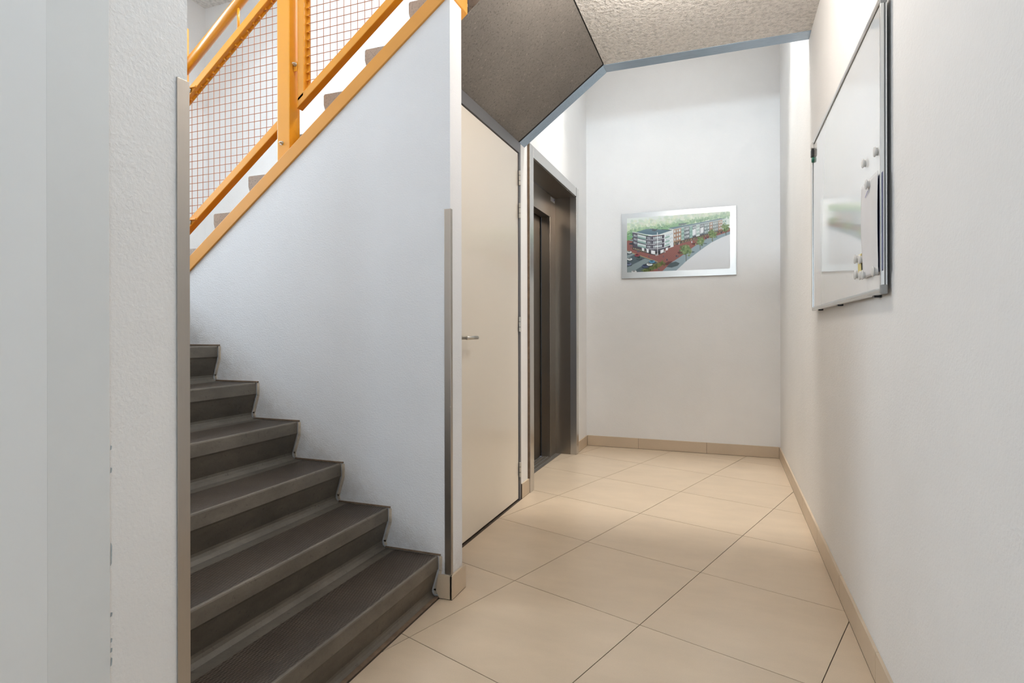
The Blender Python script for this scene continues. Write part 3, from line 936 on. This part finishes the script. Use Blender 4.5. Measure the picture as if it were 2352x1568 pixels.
    for i, y in enumerate((600, 672, 746)):
        fill([(485, y - 25), (640, y + 10), (640, y + 48), (485, y + 12)], (178, 194, 194))
        quadgrid([(490, y - 22), (636, y + 12), (636, y + 40), (490, y + 6)], 6, 1, 0.5, 0.8, (236, 240, 240))
        fill([(485, y + 12), (640, y + 48), (640, y + 72), (485, y + 34)], (134, 172, 166))
    for y in (620, 692, 766):
        quadgrid([(655, y), (712, y + 6), (712, y + 42), (655, y + 36)], 3, 1, 0.6, 0.9, (202, 212, 218))
        quadgrid([(762, y + 4), (915, y - 14), (915, y + 26), (762, y + 46)], 8, 1, 0.72, 0.95, (210, 222, 226))
        fill([(715, y + 0), (745, y + 4), (745, y + 44), (715, y + 40)], (108, 108, 120))
    for y in (655, 728, 806):
        fill([(640, y + 10), (760, y + 16), (850, y + 10), (955, y - 12), (955, y - 4), (850, y + 19), (760, y + 25), (640, y + 19)], (226, 230, 232))
    for y in (628, 700, 762):
        fill([(965, y), (1045, y - 28), (1045, y - 2), (965, y + 28)], (150, 186, 176))
        quadgrid([(985, y - 40), (1100, y - 80), (1100, y - 48), (985, y - 6)], 4, 1, 0.5, 0.8, (182, 198, 206))
    fill([(400, 765), (640, 825), (760, 835), (850, 828), (955, 805), (1060, 765), (1060, 795), (955, 835), (850, 862), (760, 870), (640, 860), (400, 790)], (80, 78, 90))
    fill([(400, 790), (640, 852), (640, 892), (400, 832)], (60, 58, 62))
    quadgrid([(405, 795), (640, 852), (640, 888), (405, 828)], 8, 1, 0.5, 0.8, (176, 160, 130))
    fill([(640, 858), (760, 872), (850, 866), (955, 838), (955, 888), (850, 925), (760, 925), (640, 892)], (54, 52, 58))
    for q in ([(728, 846), (796, 858), (796, 918), (728, 905)], [(890, 848), (947, 828), (947, 880), (890, 902)], [(650, 826), (686, 832), (686, 890), (650, 884)],
              [(565, 800), (606, 812), (606, 862), (565, 850)], [(980, 812), (1018, 798), (1018, 842), (980, 856)]):
        fill(q, (234, 236, 238))
    fill([(450, 548), (640, 490), (720, 486), (1085, 512), (905, 572), (850, 588), (760, 592), (640, 580)], (84, 116, 134))
    fill([(395, 545), (450, 552), (640, 590), (760, 602), (850, 597), (910, 582), (1110, 515), (1110, 505), (905, 570), (850, 585), (760, 590), (640, 578), (455, 542), (400, 536)], (230, 234, 235))
    fill([(745, 495), (830, 492), (830, 510), (790, 528), (745, 520)], (70, 76, 86))
    fill([(700, 484), (760, 484), (790, 490), (705, 492)], (62, 64, 74)); fill([(905, 494), (1090, 506), (1085, 514), (905, 502)], (62, 64, 74))
    fill([(832, 545), (843, 545), (845, 935), (836, 935)], (238, 240, 240))
    fill([(340, 730), (400, 715), (430, 735), (430, 760), (340, 750)], (66, 64, 74))
    for y in (605, 668):
        fill([(340, y), (412, y), (412, y + 22), (340, y + 14)], (124, 168, 158))
    # street trees, hedge, cars, people
    for cx, cy, r in ((1320, 850, 62), (1555, 690, 50), (1757, 580, 44), (1970, 478, 44)):
        fill([(cx - 4, cy), (cx + 6, cy), (cx + 6, cy + r * 3.0), (cx - 2, cy + r * 3.0)], (96, 90, 70))
        blobs([(cx, cy)], 130, (r * .55, r * .6), r * .33, [(104, 132, 78), (124, 150, 92), (84, 112, 66), (142, 162, 108)])
    blobs([(620 + 26 * i, 1195 - 11 * i) for i in range(12)], 160, (22, 14), 20, [(96, 112, 56), (112, 126, 62), (78, 94, 46), (122, 118, 60)])
    for cx, cy, c, s in ((345, 878, (214, 222, 222), 1), (482, 930, (164, 66, 78), 1.1), (515, 978, (80, 104, 104), 1.1), (350, 995, (222, 226, 226), 1.1), (332, 1078, (112, 124, 156), 1.2),
                         (628, 1110, (74, 88, 124), 1.5), (700, 1082, (226, 228, 228), 1.25), (745, 1038, (78, 150, 198), 1.2), (428, 1205, (228, 228, 228), 1.1)):
        disc(cx + 4, cy + 12 * s, 46 * s, 20 * s, (52, 62, 68), .8)
        disc(cx, cy, 42 * s, 20 * s, c)
        disc(cx - 4 * s, cy - 9 * s, 24 * s, 11 * s, np.array(c) * .62)
    for cx, cy in ((690, 950), (815, 925), (940, 950), (1000, 1008), (1160, 945), (1185, 948), (1418, 712), (1650, 650), (965, 870), (860, 1170), (490, 865), (515, 865), (1180, 740), (1205, 738), (375, 790), (1900, 555)):
        c = [(56, 62, 84), (88, 92, 108), (196, 206, 210)][RNG.integers(3)]
        disc(cx, cy, 8, 20, c); disc(cx, cy - 21, 5, 6, (150, 120, 104))
    # haze towards the top
    hzw = np.clip((0.33 - (yy + .5) / Hh) / 0.33, 0, 1)[..., None] * 0.6
    img[:] = img * (1 - hzw) + np.array((232, 240, 234)) * hzw
    # print paper grain and a light blur
    k = img.copy()
    k[1:-1, 1:-1] = (img[1:-1, 1:-1] * 4 + img[:-2, 1:-1] + img[2:, 1:-1] + img[1:-1, :-2] + img[1:-1, 2:]) / 8
    return np.clip(k, 0, 255)

PX0, PX1, PZ0, PZ1 = -0.9175, 0.0910, 1.598, 2.209
pic = thing('framed_print', ((PX0 + PX1) / 2, YB, PZ0), 'wide aerial street view print on a brushed metal plate on the end wall', 'picture')
boxes('spacer', [(PX0 + 0.08, PX1 - 0.08, YB - 0.012, YB - 0.0005, PZ0 + 0.06, PZ1 - 0.06)], 'grey_plastic', pic)
box('metal_plate', (PX0, PX1, YB - 0.017, YB - 0.012, PZ0, PZ1), 'brushed_plate', pic, bev=0.001)
img = paint_print()
ph, pw = img.shape[:2]
ix0, ix1, iz0, iz1 = -0.8665, 0.0400, 1.655, 2.163
vx = np.linspace(ix0, ix1, pw); vz = np.linspace(iz1, iz0, ph)
gx, gz = np.meshgrid(vx, vz)
po = pos_of(pic)
verts = np.stack([gx.ravel() - po.x, np.full(gx.size, YB - 0.0176) - po.y, gz.ravel() - po.z], 1)
idx = np.arange(pw * ph).reshape(ph, pw)
quads = np.stack([idx[:-1, :-1].ravel(), idx[1:, :-1].ravel(), idx[1:, 1:].ravel(), idx[:-1, 1:].ravel()], 1)
me = bpy.data.meshes.new('print')
me.from_pydata(verts.tolist(), [], quads.tolist())
grey = img.mean(2, keepdims=True)
lin = (img * 0.82 + grey * 0.18) * 0.96 / 255.0
lin = np.where(lin <= 0.04045, lin / 12.92, ((lin + 0.055) / 1.055) ** 2.4).reshape(-1, 3)
att = me.color_attributes.new('ink', 'FLOAT_COLOR', 'POINT')
att.data.foreach_set('color', np.concatenate([lin, np.ones((len(lin), 1))], 1).astype(np.float32).ravel())
me.materials.append(M['print'])
link(bpy.data.objects.new('print', me), pic)

# ------------------------------------------------------------------ whiteboard
BX0, BX1, BY0, BY1, BZ0, BZ1 = 0.4175, 0.4340, 1.8997, 3.2870, 1.2005, 2.0570
wb = thing('whiteboard', (XR, (BY0 + BY1) / 2, BZ0), 'large glossy whiteboard in a slim aluminium frame on the side wall', 'whiteboard')
box('writing_surface', (0.4225, 0.4260, BY0 + 0.006, BY1 - 0.006, BZ0 + 0.006, BZ1 - 0.006), 'white_metal', wb)
box('backing', (0.4262, 0.4325, BY0 + 0.004, BY1 - 0.004, BZ0 + 0.004, BZ1 - 0.004), 'grey_plastic', wb)
FW = 0.017
bm = bmesh.new()
bm_prism(bm, [(BX0 + 0.002, BZ0 + FW), (BX0 + 0.0005, BZ0 + FW - 0.004), (BX0, BZ0 + 0.007), (BX0 + 0.0015, BZ0 + 0.0055), (BX0 + 0.001, BZ0 + 0.001), (BX0 + 0.004, BZ0), (BX1, BZ0), (BX1, BZ0 + FW)], 'Y', BY0, BY1)
obj_bm('frame_bottom', bm, 'alu', wb)
box('frame_top', (BX0, BX1, BY0, BY1, BZ1 - 0.014, BZ1), 'alu', wb, bev=0.0015)
box('frame_side', (BX0, 0.4268, BY0, BY0 + 0.011, BZ0 + 0.02, BZ1 - 0.012), 'alu', wb, bev=0.001)
box('frame_side', (0.4300, BX1, BY0, BY0 + 0.011, BZ0 + 0.02, BZ1 - 0.012), 'alu', wb, bev=0.0008)
box('frame_groove', (0.4262, 0.4306, BY0 + 0.003, BY0 + 0.010, BZ0 + 0.02, BZ1 - 0.012), 'grey_plastic', wb)
box('frame_side', (BX0, BX1, BY1 - 0.010, BY1, BZ0, BZ1), 'alu', wb, bev=0.0015)
box('surface_joint', (0.4215, 0.4226, BY1 - 0.0125, BY1 - 0.0100, BZ0 + FW, BZ1 - 0.014), 'black_plastic', wb)
box('surface_joint', (0.4215, 0.4226, BY0 + 0.011, BY1 - 0.010, BZ1 - 0.0165, BZ1 - 0.0138), 'black_plastic', wb)
for z0, z1 in ((BZ0 - 0.002, BZ0 + 0.026), (BZ1 - 0.026, BZ1 + 0.002)):
    box('corner_cap', (BX0 - 0.001, BX1 + 0.001, BY0 - 0.0015, BY0 + 0.0125, z0, z1), 'grey_plastic', wb, bev=0.004)
for y in (2.02, 2.62, 3.12):
    box('wall_clip', (0.424, XR, y - 0.012, y + 0.012, BZ0 - 0.006, BZ0 + 0.004), 'black_plastic', wb, bev=0.001)
box('standoff', (BX1 - 0.002, XR, 2.10, 3.10, 1.30, 1.36), 'black_plastic', wb)
box('standoff', (BX1 - 0.002, XR, 2.10, 3.10, 1.90, 1.96), 'black_plastic', wb)

SX = 0.4225
def magnet(y, z, mat='white_plastic', r=0.0155, label='', depth=0.010, off=0.0):
    k = 0.4165 / 0.41
    y, z = y * k, H + (z - H) * k
    bm = bmesh.new()
    bm_lathe(bm, (SX - off, y, z), (-1, 0, 0), [(r * .80, -off), (r * .80, 0.0), (r * .74, 0.002), (r * .72, depth * .45), (r * .95, depth * .55), (r, depth * .68), (r * .96, depth * .84), (r * .7, depth * .97), (r * .2, depth)], 28)
    o = obj_bm('magnet', bm, mat, None, smooth=True, loc=(SX, y, z))
    return tag(o, label, 'magnet', 'magnets on the whiteboard')
magnet(2.0809, 1.6239, label='white round magnet alone on the bare board, lower of the two upper ones', r=0.0150)
magnet(1.9280, 1.6151, label='white round magnet highest on the board, close to the aluminium frame edge', r=0.0150)
magnet(1.9989, 1.5374, label='white round magnet holding the top of the hanging paper sheets', r=0.0150, off=0.008)
magnet(2.2016, 1.3348, label='white round magnet at the top of the yellow strip, on its outer side')
magnet(2.1310, 1.3252, label='white round magnet at the top of the yellow strip, next to the paper')
magnet(2.2011, 1.2821, label='white round magnet at the foot of the yellow strip, on its outer side')
magnet(2.1270, 1.2732, label='white round magnet at the foot of the yellow strip, between two others')
magnet(2.0564, 1.2686, label='white round magnet at the lower corner of the sheet beside the yellow strip', off=0.007)
magnet(1.9150, 1.2657, label='white round magnet at the lower corner of the sheet beside the frame', off=0.008)

def sheet(name, y0, y1, z0, z1, x0, amp, mat, label, cat, phase=0.0, dark=None):
    ny, nz = 26, 30
    vs, fs = [], []
    for t in (0, 1):
        for j in range(nz + 1):
            for i in range(ny + 1):
                u, v = i / ny, j / nz
                bow = amp * (0.35 + 0.65 * math.sin(math.pi * min(1, (1 - v) * 1.05)) ** 0.8) * (0.45 * math.sin(u * 5.2 + phase + v * 0.7) + 0.35 * math.sin(u * 11 + 2 * phase) + 0.55)
                edge = amp * 1.1 * math.exp(-((u - 1) / 0.16) ** 2) * (0.35 + 0.9 * math.sin(math.pi * v) ** 2) - amp * 0.5 * math.exp(-(u / 0.2) ** 2)
                x = x0 - 0.0012 - max(0.0, bow + edge) - t * 0.0004
                y = y0 + (y1 - y0) * u + 0.028 * (1 - v) ** 1.5 * (-1 if u > .5 else 0.0) * abs(u - .5) * 2 * (1 if cat == 'paper' else 0)
                z = z0 + (z1 - z0) * v
                vs.append((x, y, z))
    W_ = ny + 1; S = W_ * (nz + 1)
    for j in range(nz):
        for i in range(ny):
            a = j * W_ + i
            fs.append((a, a + W_, a + W_ + 1, a + 1)); fs.append((S + a, S + a + 1, S + a + W_ + 1, S + a + W_))
    bm = bmesh.new()
    bv = [bm.verts.new(v) for v in vs]
    for f in fs: bm.faces.new([bv[i] for i in f])
    for i in range(ny):
        bm.faces.new((bv[i], bv[i + 1], bv[S + i + 1], bv[S + i])); a = nz * W_
        bm.faces.new((bv[a + i + 1], bv[a + i], bv[S + a + i], bv[S + a + i + 1]))
    for j in range(nz):
        a, b = j * W_, (j + 1) * W_
        bm.faces.new((bv[b], bv[a], bv[S + a], bv[S + b])); a += ny; b += ny
        bm.faces.new((bv[a], bv[b], bv[S + b], bv[S + a]))
    o = obj_bm(name, bm, mat, None, smooth=True, loc=(x0, (y0 + y1) / 2, z0))
    return tag(o, label, cat)
k = 0.4165 / 0.41
zk = lambda z: H + (z - H) * k
sheet('paper_sheet', 1.888, 2.098, zk(1.262), zk(1.540), SX - 0.0002, 0.0016, 'paper_blue', 'navy printed sheet showing behind the white sheet on the whiteboard', 'paper', 2.4)
ps = sheet('paper_sheet', 1.925, 2.135, zk(1.258), zk(1.552), SX - 0.0048, 0.0030, 'paper', 'wavy white paper sheet hanging from a magnet on the whiteboard', 'paper', 0.3)
prism('pen_stroke', [(2.035, zk(1.520)), (2.070, zk(1.507)), (2.070, zk(1.505)), (2.035, zk(1.518))], 'X', SX - 0.0100, SX - 0.0093, 'ink', ps)
sheet('yellow_strip', 2.163, 2.203, zk(1.268), zk(1.345), SX, 0.0014, 'yellow', 'narrow yellow paper strip held by four magnets on the whiteboard', 'paper strip', 1.0)

# bits clipped on the far end of the board
def clip_item(name, z0, z1, x_out, mat, label, rnd):
    bm = bmesh.new()
    yc = 3.252 if not rnd else 3.248
    if rnd:
        bm_lathe(bm, (SX, yc, (z0 + z1) / 2), (-1, 0, 0), [((z1 - z0) * .5, 0.0), ((z1 - z0) * .5, x_out * .6), ((z1 - z0) * .42, x_out), (0.003, x_out * 1.08)], 24)
    else:
        bm_box(bm, SX - x_out, SX, yc - 0.017, yc + 0.017, z0, z1)
        bevel(bm, 0.0035, 3)
    o = obj_bm(name, bm, mat, None, smooth=rnd, loc=(SX, yc, z0))
    return tag(o, label, 'magnet')
clip_item('board_magnet', zk(2.006), zk(2.036), 0.013, 'white_plastic', 'white square magnet at the upper end corner of the whiteboard', False)
clip_item('board_magnet', zk(1.967), zk(2.003), 0.013, 'black_plastic', 'black square magnet between the white and the green ones on the whiteboard', False)
clip_item('board_magnet', zk(1.937), zk(1.965), 0.010, 'green_plastic', 'green round magnet below the black one on the whiteboard', True)

# ------------------------------------------------------------------ unseen lamp added as fill for the hall and its ceiling
def m_lamp():
    t = NT('fill_lamp_glow')
    t.p.inputs['Base Color'].default_value = (0.9, 0.88, 0.84, 1)
    f = t.noise(3.0)
    t.l(t.ramp(f, [(0.0, (1.0, 0.905, 0.81, 1)), (1.0, (1.0, 0.93, 0.85, 1))]), t.p.inputs['Emission Color'])
    t.p.inputs['Emission Strength'].default_value = 50.0
    return t.m
M['lamp'] = m_lamp()
lp = thing('fill_lamp', (-0.25, 2.40, ZC), 'unseen round globe lamp added to brighten the hall', 'lamp')
bm = bmesh.new()
bm_lathe(bm, (-0.25, 2.40, ZC), (0, 0, -1), [(0.075, 0.0), (0.075, 0.018), (0.05, 0.024)], 32)
obj_bm('base', bm, 'white_plastic', lp)
bm = bmesh.new()
bm_lathe(bm, (-0.25, 2.40, ZC - 0.02), (0, 0, -1), [(0.055, 0.0), (0.09, 0.018), (0.108, 0.05), (0.112, 0.085), (0.10, 0.13), (0.07, 0.165), (0.03, 0.182), (0.002, 0.186)], 32)
obj_bm('globe', bm, 'lamp', lp, smooth=True)

# ------------------------------------------------------------------ glazing of the openings that let the daylight and the added fill in
def window(name, label, frames, panes):
    w = thing(name, (0, 0, 0), label, 'window', kind='structure')
    for b in frames: box('frame', b, 'frame', w, bev=0.003)
    for b in panes: box('pane', b, 'glass', w)
    return w
window('window_1', 'rooflight in the upper ceiling', [(-0.40, -0.36, -0.10, 0.90, ZR, ZR + 0.12), (0.30, 0.35, -0.10, 0.90, ZR, ZR + 0.12), (-0.36, 0.30, -0.10, -0.05, ZR, ZR + 0.12), (-0.36, 0.30, 0.85, 0.90, ZR, ZR + 0.12)],
       [(-0.36, 0.30, -0.05, 0.85, ZR + 0.06, ZR + 0.07)])
window('fill_rooflight', 'made-up rooflight for the added fill over the lift hall', [(-1.25, -1.20, 3.70, 4.30, ZR, ZR + 0.12), (0.30, 0.35, 3.70, 4.30, ZR, ZR + 0.12), (-1.20, 0.30, 3.70, 3.74, ZR, ZR + 0.12), (-1.20, 0.30, 4.26, 4.30, ZR, ZR + 0.12)],
       [(-1.20, 0.30, 3.74, 4.26, ZR + 0.06, ZR + 0.07)])  # unseen opening added for the lift hall fill
window('window_2', 'window in the end wall of the half landing', [(-4.12, -4.05, 0.95, 1.00, 1.85, 3.45), (-4.12, -4.05, 2.10, 2.15, 1.85, 3.45), (-4.12, -4.05, 1.0, 2.1, 1.85, 1.90), (-4.12, -4.05, 1.0, 2.1, 3.40, 3.45)],
       [(-4.09, -4.08, 1.0, 2.1, 1.90, 3.40)])
window('door_2', 'glazed front door behind the viewpoint', [(-0.22, -0.16, -2.28, -2.22, 0, 2.5), (0.33, 0.40, -2.28, -2.22, 0, 2.5), (-0.16, 0.33, -2.28, -2.22, 2.43, 2.5), (-0.16, 0.33, -2.28, -2.22, 0, 0.08)],
       [(-0.16, 0.33, -2.255, -2.245, 0.08, 2.43)])
